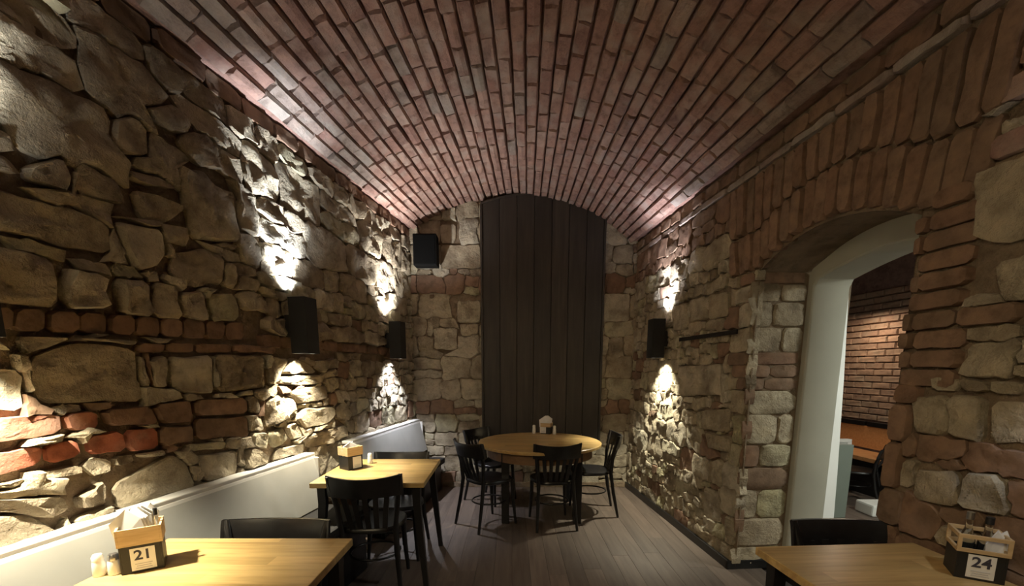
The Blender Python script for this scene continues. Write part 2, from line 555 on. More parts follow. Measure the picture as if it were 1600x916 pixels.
# ------------------------------------------------------------------ left wall
LEFT_LEN = 4.47
left = rough_sheet('wall_left', frame(LP, LD), [-2.4 + k * 0.1 for k in range(int((LEFT_LEN + 2.45) / 0.1) + 1)], lambda s: (0.0, 3.22), M['mortar'])
LEFT_STONES= [[(0.62,2.12),(0.73,2.118),(0.884,2.136),(1.01,2.114),(1.01,1.985),(0.839,1.971),(0.671,1.976),(0.583,1.974)],[(0.576,1.925),(0.782,1.919),(0.773,1.735),(0.531,1.716)],[(0.799,1.889),(0.957,1.9),(0.964,1.745),(0.788,1.73)],[(0.997,1.889),(1.166,1.916),(1.154,1.735),(1.01,1.725)],[(1.178,1.913),(1.309,1.913),(1.319,1.744),(1.163,1.733)],[(1.039,2.133),(1.257,2.169),(1.283,2.063),(1.201,1.97),(1.101,1.929),(1.051,2.046)],[(1.308,2.069),(1.488,2.146),(1.64,2.126),(1.6,1.957),(1.402,1.913),(1.27,1.963)],[(1.387,2.507),(1.548,2.549),(1.601,2.509),(1.77,2.511),(1.753,2.229),(1.435,2.167)],[(1.323,1.887),(1.473,1.912),(1.464,1.745),(1.342,1.746)],[(1.502,1.906),(1.696,1.938),(1.689,1.768),(1.49,1.748)],[(0.618,1.614),(0.813,1.623),(0.688,1.565),(0.636,1.544)],[(0.82,1.623),(1.074,1.623),(1.062,1.602),(0.824,1.616)],[(0.648,1.535),(0.811,1.608),(1.055,1.59),(1.057,1.426),(1.052,1.343),(0.66,1.363),(0.641,1.441)],[(0.472,1.521),(0.629,1.488),(0.613,1.336),(0.449,1.363)],[(1.068,1.553),(1.101,1.554),(1.091,1.404),(1.063,1.405)],[(1.111,1.554),(1.204,1.569),(1.181,1.4),(1.113,1.409)],[(1.219,1.557),(1.479,1.57),(1.473,1.354),(1.337,1.362),(1.21,1.382)],[(1.502,1.578),(1.874,1.581),(1.89,1.376),(1.667,1.358),(1.492,1.36)],[(1.915,1.574),(2.131,1.567),(2.019,1.414),(1.914,1.375)],[(0.624,1.107),(0.761,1.107),(0.762,1.064),(0.626,1.077)],[(0.772,1.107),(0.809,1.129),(0.885,1.105),(0.884,1.036),(0.791,1.051)],[(0.9,1.111),(0.982,1.112),(0.985,1.069),(0.901,1.064)],[(1.001,1.103),(1.148,1.099),(1.137,1.069),(1.005,1.084)],[(0.46,1.102),(0.602,1.093),(0.549,1.068),(0.458,1.084)],[(0.438,1.058),(0.502,1.039),(0.612,1.02),(0.703,0.991),(0.707,0.922),(0.619,0.921),(0.496,0.993),(0.431,1.008)],[(0.723,0.966),(0.805,1.005),(0.853,1.024),(0.843,0.929),(0.741,0.911)],[(0.701,0.892),(0.851,0.909),(0.855,0.861),(0.708,0.845)],[(0.43,1.002),(0.565,0.965),(0.634,0.882),(0.673,0.848),(0.566,0.831),(0.407,0.841)],[(0.883,0.987),(1.174,1.082),(1.258,0.993),(1.296,0.868),(0.88,0.864)],[(1.306,1.035),(1.594,1.017),(1.585,0.869),(1.338,0.871)],[(1.257,1.106),(1.528,1.075),(1.509,1.033),(1.275,1.062)],[(2.146,1.576),(2.251,1.56),(2.415,1.5),(2.426,1.456),(2.131,1.455),(2.057,1.456)],[(2.028,1.435),(2.145,1.455),(2.519,1.445),(2.53,1.389),(2.311,1.367),(2.022,1.387)],[(2.103,1.344),(2.572,1.367),(2.578,1.263),(2.46,1.241),(2.197,1.237),(2.125,1.293)],[(1.863,1.302),(2.027,1.326),(2.172,1.272),(2.162,1.189),(2.017,1.137),(1.85,1.102),(1.841,1.221)],[(2.158,1.152),(2.246,1.205),(2.653,1.179),(2.686,1.127),(2.554,1.051),(2.242,1.047)],[(2.69,1.164),(2.829,1.225),(2.957,1.1),(2.904,1.03),(2.698,1.066)],[(1.859,1.083),(2.026,1.095),(2.074,0.992),(1.912,0.962)],[(2.047,1.106),(2.168,1.119),(2.221,0.997),(2.088,0.99)],[(2.22,0.988),(2.467,1.006),(2.846,1.003),(2.868,0.908),(2.618,0.876),(2.255,0.899)],[(1.877,0.881),(1.949,0.955),(2.231,0.952),(2.221,0.871)],[(1.714,1.105),(1.848,1.085),(1.869,0.966),(1.722,0.993)],[(1.643,1.008),(1.75,0.996),(1.874,0.904),(1.791,0.87),(1.627,0.879)],[(0.921,2.323),(1.001,2.329),(1.084,2.309),(1.1,2.222),(0.983,2.202),(0.899,2.194)],[(0.74,2.233),(0.858,2.317),(0.888,2.264),(0.873,2.19),(0.783,2.177),(0.733,2.182)],[(0.601,2.212),(0.671,2.243),(0.714,2.23),(0.727,2.193),(0.661,2.173),(0.594,2.166)],[(1.08,2.553),(1.187,2.636),(1.262,2.59),(1.231,2.474),(1.123,2.432),(1.068,2.464)],[(1.249,2.698),(1.419,2.799),(1.508,2.754),(1.464,2.675),(1.355,2.655),(1.272,2.661)],[(1.129,2.377),(1.257,2.413),(1.394,2.396),(1.248,2.347),(1.142,2.345)],[(1.131,2.303),(1.262,2.329),(1.409,2.312),(1.295,2.2),(1.15,2.184)]]
LEFT_BRICKS= [[(0.476,1.328),(0.542,1.325),(0.721,1.325),(0.721,1.246),(0.603,1.234),(0.463,1.238)],[(0.733,1.321),(0.849,1.326),(0.857,1.243),(0.738,1.243)],[(0.873,1.324),(1.099,1.324),(1.118,1.229),(0.891,1.246)],[(1.109,1.326),(1.31,1.333),(1.306,1.215),(1.131,1.227)],[(1.333,1.332),(1.699,1.321),(1.696,1.219),(1.326,1.244)],[(0.458,1.205),(0.526,1.206),(0.622,1.209),(0.649,1.2),(0.64,1.136),(0.514,1.122),(0.446,1.119)],[(0.654,1.206),(0.775,1.214),(0.772,1.142),(0.66,1.129)],[(0.797,1.219),(0.945,1.225),(0.954,1.124),(0.803,1.136)],[(0.959,1.223),(1.107,1.215),(1.102,1.108),(0.968,1.121)],[(1.12,1.216),(1.304,1.198),(1.304,1.112),(1.117,1.115)],[(1.328,1.23),(1.695,1.207),(1.705,1.078),(1.321,1.116)],[(1.064,1.614),(1.204,1.621),(1.198,1.575),(1.064,1.57)],[(1.215,1.625),(1.376,1.631),(1.369,1.577),(1.208,1.575)],[(1.388,1.632),(1.634,1.638),(1.628,1.589),(1.381,1.578)],[(1.648,1.638),(1.996,1.64),(1.99,1.593),(1.642,1.59)],[(0.547,1.714),(0.63,1.718),(0.618,1.63),(0.534,1.628)],[(0.633,1.718),(0.731,1.723),(0.718,1.633),(0.621,1.631)],[(0.734,1.723),(0.84,1.728),(0.828,1.637),(0.722,1.634)],[(0.844,1.728),(0.954,1.733),(0.941,1.64),(0.831,1.637)],[(0.958,1.734),(1.074,1.739),(1.061,1.643),(0.945,1.64)],[(1.078,1.74),(1.196,1.745),(1.183,1.647),(1.065,1.644)],[(1.201,1.746),(1.322,1.751),(1.309,1.651),(1.188,1.647)],[(1.328,1.752),(1.455,1.758),(1.442,1.655),(1.314,1.651)],[(1.462,1.758),(1.596,1.764),(1.582,1.659),(1.448,1.655)],[(1.603,1.765),(1.743,1.771),(1.729,1.663),(1.589,1.659)]]
lp = [(p, 'stone') for p in LEFT_STONES] + [(p, 'brick' if i in (0, 1, 5, 6, 7, 8) else 'dark_brick') for i, p in enumerate(LEFT_BRICKS)]  # lamplit bricks red, shaded ones darker: the shade is put into the colour
s = -0.2
while s < LEFT_LEN:                                        # brick course under the vault
    ln = R.uniform(0.22, 0.3)
    lp.append(([(s, 3.0), (s + ln - .004, 3.0), (s + ln - .004, 3.1), (s, 3.1)], 'dark_brick'))
    s += ln
s = 1.86
while s < 3.6:                                             # flat brick course carries on behind the lamp
    ln = R.uniform(0.2, 0.28)
    lp.append(([(s, 1.635), (s + ln - .004, 1.635), (s + ln - .004, 1.715), (s, 1.715)], 'dark_brick'))
    s += ln


def left_kind(s, z, rr):
    return 'dark_brick' if rr.random() < 0.10 and not (z > 1.9 and s > 0.5) else 'stone'


lay_wall(left, (-0.35, LEFT_LEN, 0.42, 3.1), lp, [0.11, 0.15, 0.19, 0.24, 0.28], lambda S, Z: S > -9, 1.0, 0.030, 0.012, 0.007, 1.3, left_kind)

# ------------------------------------------------------------------ back wall
BL, BR = lx(YB), rx(YB)
bf = frame(Vector((0, YB, 0)), Vector((1, 0, 0)))
backw = rough_sheet('wall_back', bf, [BL - 0.2 + k * 0.1 for k in range(int((BR - BL + 0.4) / 0.1) + 2)], lambda s: (0.0, 3.62), M['mortar'])
PX0, PX1, PZ0 = -0.345, 1.065, 0.60


def back_ok(S, Z):
    top = 3.42 - 0.18 * (S - 0.3) ** 2
    return ((S < PX0 - 0.005) | (S > PX1 + 0.005) | (Z < PZ0)) & (Z < 3.05 + 0.45 * np.clip(1 - ((S - 0.15) / 1.45) ** 2, 0, 1))


def back_kind(s, z, rr):
    if 2.42 < z < 2.62 or 0.95 < z < 1.03: return 'dark_brick'
    return 'dark_brick' if rr.random() < 0.03 else 'stone'


bp = [([(-0.84, 2.66), (-0.37, 2.66), (-0.37, 2.93), (-0.84, 2.93)], 'stone'), ([(-0.84, 2.95), (-0.66, 2.95), (-0.66, 3.16), (-0.84, 3.16)], 'stone'),
      ([(-0.66, 2.03), (-0.37, 2.03), (-0.37, 2.3), (-0.66, 2.3)], 'stone'), ([(-0.95, 1.72), (-0.66, 1.72), (-0.66, 1.98), (-0.95, 1.98)], 'stone'),
      ([(1.09, 2.05), (1.42, 2.05), (1.42, 2.38), (1.09, 2.38)], 'stone')]
lay_wall(backw, (BL - 0.02, BR + 0.02, 0.0, 3.5), bp, [0.13, 0.18, 0.22, 0.26], back_ok, 0.85, 0.016, 0.006, 0.006, 2.7, back_kind)
bb = MB().box(((BL + BR) / 2, YB - 0.02, 0.03), (BR - BL, 0.03, 0.06), 0.004).build('baseboard_back', M['mortar'])
struct(bb)

# ------------------------------------------------------------------ right wall with the deep arched opening
RIGHT_LEN = 6.4
rf = frame(RP, RD)
n_open = 14
s_list = [-0.45 + k * (OPEN0 + 0.45) / 20 for k in range(21)] + [OPEN0 + 1e-4 + (OPEN1 - OPEN0 - 2e-4) * k / n_open for k in range(n_open + 1)] + [OPEN1 + (RIGHT_LEN - OPEN1) * k / 20 for k in range(21)]
right = rough_sheet('wall_right', rf, s_list, lambda s: (arch_z(s), 3.1) if OPEN0 < s < OPEN1 else (0.0, 3.1), M['mortar'])
TH, T1 = 0.72, 0.40                        # wall thickness, depth of the bare stone part

# mortar bed of the bare reveals and soffit, and the rear face of the wall
b = MB()
prof = [(OPEN0 - 0.03, 0.0), (OPEN0 - 0.03, ARCH_Z)] + [(OPEN0 + (OPEN1 - OPEN0) * k / n_open, arch_z(OPEN0 + (OPEN1 - OPEN0) * k / n_open) + 0.02) for k in range(n_open + 1)] + [(OPEN1 + 0.03, ARCH_Z), (OPEN1 + 0.03, 0.0)]
b.rings([[Vector((a, c, -0.03)) for a, c in prof], [Vector((a, c, -T1)) for a, c in prof], [Vector((a, c, -TH)) for a, c in prof]], cap=False, closed=False)
o = b.build('reveal_bed', M['mortar'], right, 30)
o = MB()
cols = [-0.45, OPEN0 - 0.03] + [OPEN0 + (OPEN1 - OPEN0) * k / n_open for k in range(n_open + 1)] + [OPEN1 + 0.03, RIGHT_LEN]
for a, c in zip(cols[:-1], cols[1:]):
    lo = lambda s: arch_z(s) if OPEN0 - 0.02 < s < OPEN1 + 0.02 else (ARCH_Z if OPEN0 - 0.04 < s < OPEN1 + 0.04 and (a > OPEN0 - 0.035 and c < OPEN1 + 0.035) else 0.0)
    o.faces([(a, lo(a), -TH), (c, lo(c), -TH), (c, 3.1, -TH), (a, 3.1, -TH)], [(0, 1, 2, 3)])
o.build('rear_plaster', M['white_plaster'], right)

# grey-green plastered inner part of the opening: jambs and flat arch in one skin
W0, W1, WZ, WR = OPEN0 + 0.015, OPEN1 - 0.015, 2.10, 0.085


def plaster_prof(off):
    a, c = W0 + off, W1 - off
    pts = [(a, 0.0), (a, WZ - off - 0.05), (a + 0.03, WZ - off)]
    for k in range(1, 12):
        t = k / 12
        pts.append((a + 0.03 + (c - a - 0.06) * t, WZ - off + WR * (1 - abs(2 * t - 1) ** 1.5)))
    return pts + [(c - 0.03, WZ - off), (c, WZ - off - 0.05), (c, 0.0)]


po = [(OPEN0 - 0.03, 0.0), (OPEN0 - 0.03, ARCH_Z - 0.02), (OPEN0, ARCH_Z + 0.02)] + [(OPEN0 + 0.03 + (OPEN1 - OPEN0 - 0.06) * k / 12, arch_z(OPEN0 + (OPEN1 - OPEN0) * k / 12) + 0.025) for k in range(1, 12)] + [(OPEN1, ARCH_Z + 0.02), (OPEN1 + 0.03, ARCH_Z - 0.02), (OPEN1 + 0.03, 0.0)]
rings = [[Vector((a, c, -T1)) for a, c in po], [Vector((a, c, -T1)) for a, c in plaster_prof(-0.004)], [Vector((a, c, -T1 - 0.012)) for a, c in plaster_prof(0.006)], [Vector((a, c, -TH + 0.06)) for a, c in plaster_prof(0.006)]]
o = MB().rings(rings, cap=False, closed=False).build('plaster_reveal', M['plaster'], right, 40)
# lit strip of the jamb shaped as a whiter splayed edge, wider below
b = MB()
a0 = W0 + 0.006
b.rings([[Vector((a0, z, -TH + 0.07)), Vector((a0 - 0.002 - e * 0.45, z, -TH + 0.07 - e)), Vector((a0 - 0.03 - e * 0.45, z, -TH + 0.07 - e)), Vector((a0 - 0.04, z, -TH + 0.07))] for z, e in ((0.0, 0.19), (0.7, 0.145), (1.4, 0.085), (2.04, 0.015))])
b.build('lit_jamb_strip', M['white_plaster'], right, 20)

RIGHT_STONES= [[(3.316,2.224),(3.397,2.234),(3.472,2.232),(3.541,2.231),(3.586,1.925),(3.499,1.932),(3.352,1.976)],[(3.439,1.882),(3.522,1.894),(3.592,1.887),(3.617,1.72),(3.47,1.737)],[(3.272,1.466),(3.382,1.463),(3.39,1.408),(3.28,1.407)],[(3.389,1.463),(3.481,1.46),(3.488,1.408),(3.397,1.408)],[(3.487,1.46),(3.587,1.454),(3.595,1.406),(3.494,1.409)],[(3.199,1.381),(3.345,1.395),(3.371,1.218),(3.223,1.22)],[(3.355,1.393),(3.475,1.398),(3.501,1.222),(3.381,1.217)],[(3.492,1.383),(3.666,1.385),(3.688,1.237),(3.515,1.225)],[(3.256,1.067),(3.435,1.101),(3.457,0.951),(3.276,0.934)],[(3.445,1.101),(3.581,1.119),(3.621,0.974),(3.467,0.951)],[(1.403,2.095),(1.701,2.071),(1.727,1.881),(1.431,1.884)],[(1.085,2.102),(1.363,2.092),(1.39,1.888),(1.136,1.898)],[(0.752,2.093),(1.039,2.087),(1.072,1.843),(0.798,1.848)],[(0.962,1.518),(1.678,1.534),(1.711,1.289),(1.039,1.235)],[(1.437,1.147),(1.844,1.206),(1.87,1.015),(1.449,0.98)],[(1.523,0.974),(1.873,0.991),(1.89,0.867),(1.56,0.846)],[(1.781,0.775),(1.96,0.842),(2.045,0.565),(1.831,0.541)],[(1.543,0.513),(1.777,0.536),(1.847,0.287),(1.575,0.271)]]
rp = [(p, 'stone') for p in RIGHT_STONES]
QUOIN = []
z = 0.0
while z < ARCH_Z - 0.02:
    h = min(R.choice([0.12, 0.17, 0.22, 0.09]), ARCH_Z - z)
    QUOIN.append((z, h))
    wq = R.uniform(0.12, 0.26)
    rp.append(([(OPEN0 - wq, z), (OPEN0 - .022, z), (OPEN0 - .022, z + h), (OPEN0 - wq, z + h)], 'stone' if h > 0.1 else 'dark_brick'))
    wq = R.uniform(0.08, 0.13)
    if z < 1.4: rp.append(([(OPEN1 + .004, z), (OPEN1 + wq, z), (OPEN1 + wq, z + h), (OPEN1 + .004, z + h)], 'dark_brick'))
    z += h
s = -0.3
while s < 4.3:                                             # pale thin course, brick course above it
    ln = R.uniform(0.3, 0.42)
    rp.append(([(s, 2.80), (s + ln - .004, 2.80), (s + ln - .004, 2.845), (s, 2.845)], 'lime_brick'))
    s += ln
s = -0.3
while s < 4.3:
    ln = R.uniform(0.2, 0.27)
    rp.append(([(s, 2.855), (s + ln - .004, 2.855), (s + ln - .004, 2.945), (s, 2.945)], 'dark_brick'))
    s += ln
mid = (OPEN0 + OPEN1) / 2
for k in range(19):                                        # two rings of bricks on end over the opening
    s = 1.72 + k * 0.0865
    lean = (s + 0.04 - mid) * 0.10
    az = arch_z(min(max(s + 0.04, OPEN0), OPEN1)) + 0.012
    zm = az + 0.255
    rp.append(([(s, az), (s + .082, az), (s + .082 + lean * .5, zm), (s + lean * .5, zm)], 'dark_brick'))
    rp.append(([(s + lean * .5, zm + .006), (s + .082 + lean * .5, zm + .006), (s + .082 + lean, 2.79), (s + lean, 2.79)], 'dark_brick'))
z = 2.245
row = 0
while z < 2.76:                                            # level brick courses nearer the camera
    s = 3.36 + (0.12 if row % 2 else 0)
    while s < 4.4:
        rp.append(([(s, z), (s + .236, z), (s + .236, z + .083), (s, z + .083)], 'vault_brick'))
        s += .245
    z += .092; row += 1
for zz in (1.42, 1.5, 1.58, 1.66, 1.74, 1.82, 1.90, 1.98, 2.06, 2.14):   # brick patch beside the opening
    s = OPEN1 + 0.01 + R.uniform(0, .06)
    rp.append(([(OPEN1 + .005, zz), (s, zz), (s, zz + .074), (OPEN1 + .005, zz + .074)], 'dark_brick'))
    while s < 3.34:
        ln = R.uniform(.16, .24)
        rp.append(([(s, zz), (s + ln - .004, zz), (s + ln - .004, zz + .074), (s, zz + .074)], 'dark_brick'))
        s += ln


def right_ok(S, Z):
    t = np.clip(1 - ((S - mid) / ((OPEN1 - OPEN0) / 2)) ** 2, 0, 1)
    az = ARCH_Z + ARCH_R * t
    return ~((S > OPEN0) & (S < OPEN1) & (Z < az + 0.005))


def right_kind(s, z, rr):
    if s > OPEN1 and z < 1.4: return 'dark_brick' if rr.random() < 0.6 else 'stone'
    if 2.45 < z: return 'dark_brick'
    return 'dark_brick' if rr.random() < (0.3 if s > 1.6 else 0.10) else 'stone'


lay_wall(right, (-0.31, 4.15, 0.0, 2.95), rp, [0.10, 0.13, 0.17, 0.21], right_ok, 0.95, 0.024, 0.008, 0.007, 4.1, right_kind)

# stones of the bare far reveal, set in its own plane
out_dir = -RD.cross(UP)
fr_rev = frame(RP + RD * (OPEN0 - 0.025), out_dir)
rel = rf.inverted() @ fr_rev


def lay_reveal():
    rr = random.Random(5)
    for z, h in QUOIN:
        cuts = [0.0, rr.uniform(0.13, 0.27), T1 - 0.01] if rr.random() < 0.7 else [0.0, T1 - 0.01]
        for a, c in zip(cuts[:-1], cuts[1:]):
            wv, hv = (c - a) / 2 - 0.003, h / 2 - 0.003
            ol = []
            for q in range(16):
                an = 2 * math.pi * (q + 0.5) / 16
                k = (abs(math.cos(an) / wv) ** 6 + abs(math.sin(an) / hv) ** 6) ** (-1 / 6)
                ol.append((k * math.cos(an), k * math.sin(an)))
            isb = h < 0.1 or rr.random() < 0.2
            me = stone_mesh('brick' if isb else 'stone', ol, 0.010 + rr.uniform(-.006, .006), 0.014, rr.random() * 50, M['dark_brick'] if isb else M['stone'], 2)
            link('brick' if isb else 'stone', me, right, rel @ Matrix.Translation(((a + c) / 2, z + h / 2, 0)))


lay_reveal()
base_r = MB().box(((OPEN0 - 0.35) / 2, 0.035, 0.03), (OPEN0 + 0.35, 0.07, 0.025), 0.004)
base_r = base_r.build('baseboard_right', M['black_wood'])
base_r.matrix_world = rf
struct(base_r)
o = MB().box((OPEN0 - 0.012, 0.035, -T1 / 2 + 0.03), (0.022, 0.07, T1 + 0.025), 0.004).build('baseboard_return', M['black_wood'], base_r)
o = MB().box(((OPEN1 + RIGHT_LEN) / 2, 0.035, 0.03), (RIGHT_LEN - OPEN1, 0.07, 0.025), 0.004).build('baseboard_length', M['black_wood'], base_r)

# ------------------------------------------------------------------ vaulted ceiling
b = MB()
NU, ys = 40, [YN + k * (YB + 0.15 - YN) / 34 for k in range(35)]
grid = []
for y in ys:
    row = [Vector((lx(y) - 0.15, y, ZL + 0.012)), Vector((lx(y) + 0.045, y, ZL + 0.012))]
    for k in range(NU + 1):
        u = k / NU
        pv = vault(u, y)
        row.append(pv + Vector((0, 0, 0.018)) + Vector((0, 0, 0.006 * np_noise(u * 30, y * 8, 1.0))))
    row += [Vector((rx(y) - 0.045, y, ZR + 0.012)), Vector((rx(y) + 0.15, y, ZR + 0.012))]
    grid.append([b.bm.verts.new(v) for v in row])
for a, c in zip(grid[:-1], grid[1:]):
    for k in range(len(a) - 1):
        b.bm.faces.new((a[k], a[k + 1], c[k + 1], c[k]))
ceil = struct(b.build('ceiling', M['vault_mortar'], None, 50))


def brick_unit(seed):
    rr = random.Random(seed)
    b = MB()
    def ring(i, h): return [Vector(((x * (0.5 - i) + rr.uniform(-.03, .03)) * 0.1, (y * (0.5 - i * 0.4) + rr.uniform(-.012, .012)) * 0.25, (h + rr.uniform(-.12, .12) * (h < -0.3)) * 0.06)) for x, y in ((-1, -1), (0, -1), (1, -1), (1, 1), (0, 1), (-1, 1))]
    b.rings([ring(0.0, 0.6), ring(0.0, -0.15), ring(0.09, -0.5)])
    bmesh.ops.recalc_face_normals(b.bm, faces=b.bm.faces)
    return b


units = {}
for mk in ('vault_brick', 'lime_brick'):
    units[mk] = []
    for k in range(6):
        b = brick_unit(k + 11)
        me = bpy.data.meshes.new('brick')
        b.bm.to_mesh(me); b.bm.free(); me.materials.append(M[mk])
        units[mk].append(me)
NC = 35
slots = []
for c in range(NC):
    y = YB + 0.14 - R.uniform(0, 0.12)
    while y > 1.3:
        ln = R.uniform(0.235, 0.275)
        slots.append((c, y - ln / 2, ln))
        y -= ln
slots.sort(key=lambda t: t[1] * 0.5 + (0 if t[1] > 2.2 else 20))   # the nearest bricks in view first
mass = bmesh.new()
single = 0
for c, y, ln in slots:
    u0, u1 = c / NC, (c + 1) / NC
    p0, p1 = vault(u0, y), vault(u1, y)
    pc = vault((u0 + u1) / 2, y)
    f1, f0 = vault((u0 + u1) / 2, y + 0.1), vault((u0 + u1) / 2, y - 0.1)
    ey = (f1 - f0).normalized(); ex = (p1 - p0).normalized(); ez = ex.cross(ey).normalized(); ex = ey.cross(ez)
    wv = (p1 - p0).length
    rot = Matrix((ex, ey, ez)).transposed().to_4x4() @ Matrix.Rotation(R.uniform(-.012, .012), 4, 'Z') @ Matrix.Rotation(R.uniform(-.09, .09), 4, 'Y')
    mw = Matrix.Translation(pc + ez * (0.012 + R.uniform(-0.010, 0.008))) @ rot @ Matrix.Diagonal(((wv - R.uniform(0.006, 0.016)) / 0.1, (ln - R.uniform(0.001, 0.007)) / 0.25, 1, 1))
    edge_row = c < 3 or c > NC - 2
    mk = 'lime_brick' if (edge_row and R.random() < 0.75) or R.random() < 0.05 else 'vault_brick'
    me = R.choice(units[mk])
    if single < 300 and y > 2.05:
        link('brick', me, ceil, mw); single += 1
    else:
        tmp = me.copy(); tmp.transform(mw); mass.from_mesh(tmp)
        if mk == 'lime_brick':
            pass
        bpy.data.meshes.remove(tmp)
me = bpy.data.meshes.new('brickwork')
mass.to_mesh(me); mass.free(); me.materials.append(M['vault_brick'])
o = link('brickwork', me, ceil); o['kind'] = 'stuff'

# ------------------------------------------------------------------ near end of the room (behind the camera)
o = MB().faces([(lx(YN) - .2, YN, 0), (rx(YN) + .2, YN, 0), (rx(YN) + .2, YN, 3.7), (lx(YN) - .2, YN, 3.7)], [(0, 1, 2, 3)]).build('wall_near', M['mortar'])
struct(o)

# ------------------------------------------------------------------ next room seen through the opening
NXP = Vector((4.75, 5.1, 0))
nx = rough_sheet('wall_next_room_right', frame(NXP, RD), [-3.2 + k * 0.2 for k in range(40)], lambda s: (0, 2.9), M['vault_mortar'], -0.02, 0.004, 4)
units['next'] = []
for k in range(4):
    b = brick_unit(k + 31)
    me = bpy.data.meshes.new('brick'); b.bm.to_mesh(me); b.bm.free(); me.materials.append(M['tan_brick']); units['next'].append(me)
z, row = 0.86, 0
while z < 2.5:
    s = -1.9 + (0.13 if row % 2 else 0)
    while s < 0.1:
        mw = Matrix.Translation((s, z, 0.0)) @ Matrix.Rotation(math.pi / 2, 4, 'Z') @ Matrix.Diagonal((0.73, 0.984, -0.8, 1))
        link('brick', R.choice(units['next']), nx, mw)
        s += 0.26
    z += 0.083; row += 1
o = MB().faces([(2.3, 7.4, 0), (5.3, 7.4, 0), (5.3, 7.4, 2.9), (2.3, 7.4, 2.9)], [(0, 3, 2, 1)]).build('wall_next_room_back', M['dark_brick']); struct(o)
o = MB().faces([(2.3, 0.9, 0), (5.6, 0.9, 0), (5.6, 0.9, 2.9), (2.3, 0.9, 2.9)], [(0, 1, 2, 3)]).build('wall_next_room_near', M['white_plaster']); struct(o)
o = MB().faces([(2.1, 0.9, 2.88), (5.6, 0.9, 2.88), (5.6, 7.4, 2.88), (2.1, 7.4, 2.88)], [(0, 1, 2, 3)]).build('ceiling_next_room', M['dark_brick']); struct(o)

# ------------------------------------------------------------------ tall arched panel of boards on the back wall
pan = empty('wood_panel', ((PX0 + PX1) / 2, YB - 0.03, PZ0))
tag(pan, 'tall arched panel of near-black vertical boards filling the back wall', 'panel')
NB, pw = 7, (PX1 - PX0)


def panel_top(x):                                          # x from the panel's middle
    t = x / (pw / 2)
    return 3.455 - 0.135 * t * t - 0.03 * t - PZ0


for k in range(NB):
    xa, xb = -pw / 2 + pw * k / NB + 0.0015, -pw / 2 + pw * (k + 1) / NB - 0.0015
    taper = 0.975
    b = MB()
    zs = [0.0, 0.8, 1.6, 2.3]
    def col(x, y):
        return [Vector((x, y, 0)), Vector((x, y, panel_top(x)))]
    steps = [xa, xa + (xb - xa) / 3, xa + 2 * (xb - xa) / 3, xb]
    outl = [(xa, 0), (xb, 0)] + [(x, panel_top(x)) for x in reversed(steps)]
    yf = -0.045 + R.uniform(-0.006, 0.004)
    b.rings([[Vector((x, 0.0, z)) for x, z in outl], [Vector((x, yf + 0.004, z)) for x, z in outl], [Vector((x + (0.003 if x < (xa + xb) / 2 else -0.003), yf, z)) for x, z in outl]])
    b.build('plank', M['panel_wood'], pan)
MB().box((0, 0.005, 1.35), (pw - 0.04, 0.01, 2.55)).build('backing', M['black'], pan)
for sx in (-1, 1):                                         # dark frame round the boards
    MB().box((sx * (pw / 2 + 0.012), -0.028, panel_top(sx * pw / 2) / 2), (0.024, 0.06, panel_top(sx * pw / 2)), 0.004).build('side_frame', M['panel_wood'], pan)
b = MB()
pts = [(-pw / 2 - 0.02 + (pw + 0.04) * k / 16) for k in range(17)]
b.rings([[Vector((x, y, panel_top(x) + h)) for y, h in ((-0.055, 0.0), (-0.055, 0.022), (0.02, 0.022), (0.02, 0.0))] for x in pts])
b.build('arch_frame', M['panel_wood'], pan)


# ------------------------------------------------------------------ wall lamps
def wall_lamp(loc, rz, label, up_col, dn_col, up_w, dn_w, flood):
    """black box open at top and bottom: local x along the wall, y out of it; the light leaves up and down"""
    t = empty('wall_lamp', loc, rz)
    tag(t, label, 'wall lamp', 'up and down lights on the stone walls')
    W_, D_, H_ = 0.135, 0.125, 0.375
    b = MB()
    for sx in (-1, 1): b.box((sx * (W_ / 2 - 0.004), 0.03 + D_ / 2, 0), (0.008, D_, H_), 0.0015)
    for y in (0.034, 0.03 + D_ - 0.004): b.box((0, y, 0), (W_ - 0.014, 0.008, H_), 0.0015)
    b.build('housing', M['lamp_black'], t)
    MB().box((0, 0.0, 0), (0.05, 0.07, 0.15), 0.003).build('wall_bracket', M['lamp_black'], t)
    MB().box((0, 0.03 + D_ / 2, 0), (W_ - 0.018, D_ - 0.018, 0.2), 0.002).build('divider', M['lamp_black'], t)
    yc = 0.03 + D_ / 2
    for sg, c, pwr, nm in ((1, up_col, up_w, 'upward_light'), (-1, dn_col, dn_w, 'downward_light')):
        MB().lathe([(0.0001, 0), (0.035, 0), (0.035, 0.006), (0.0001, 0.006)], 16, (0, yc, sg * 0.11 - 0.003)).build('diffuser', M['diffuser'], t)
        light(nm, 'SPOT', (0, yc, sg * 0.145), pwr, c, t, (math.pi + math.radians(19) if sg > 0 else 0, 0, 0), spot_size=math.radians(66 if sg > 0 else 100), spot_blend=0.75, shadow_soft_size=0.022)
    light('added_upward_flood', 'SPOT', (0, yc + 0.012, 0.15), flood, up_col, t, (math.pi - math.radians(8), 0, 0), spot_size=math.radians(125), spot_blend=1.0, shadow_soft_size=0.022)  # extra wide spot added inside the housing to brighten the vault
    return t


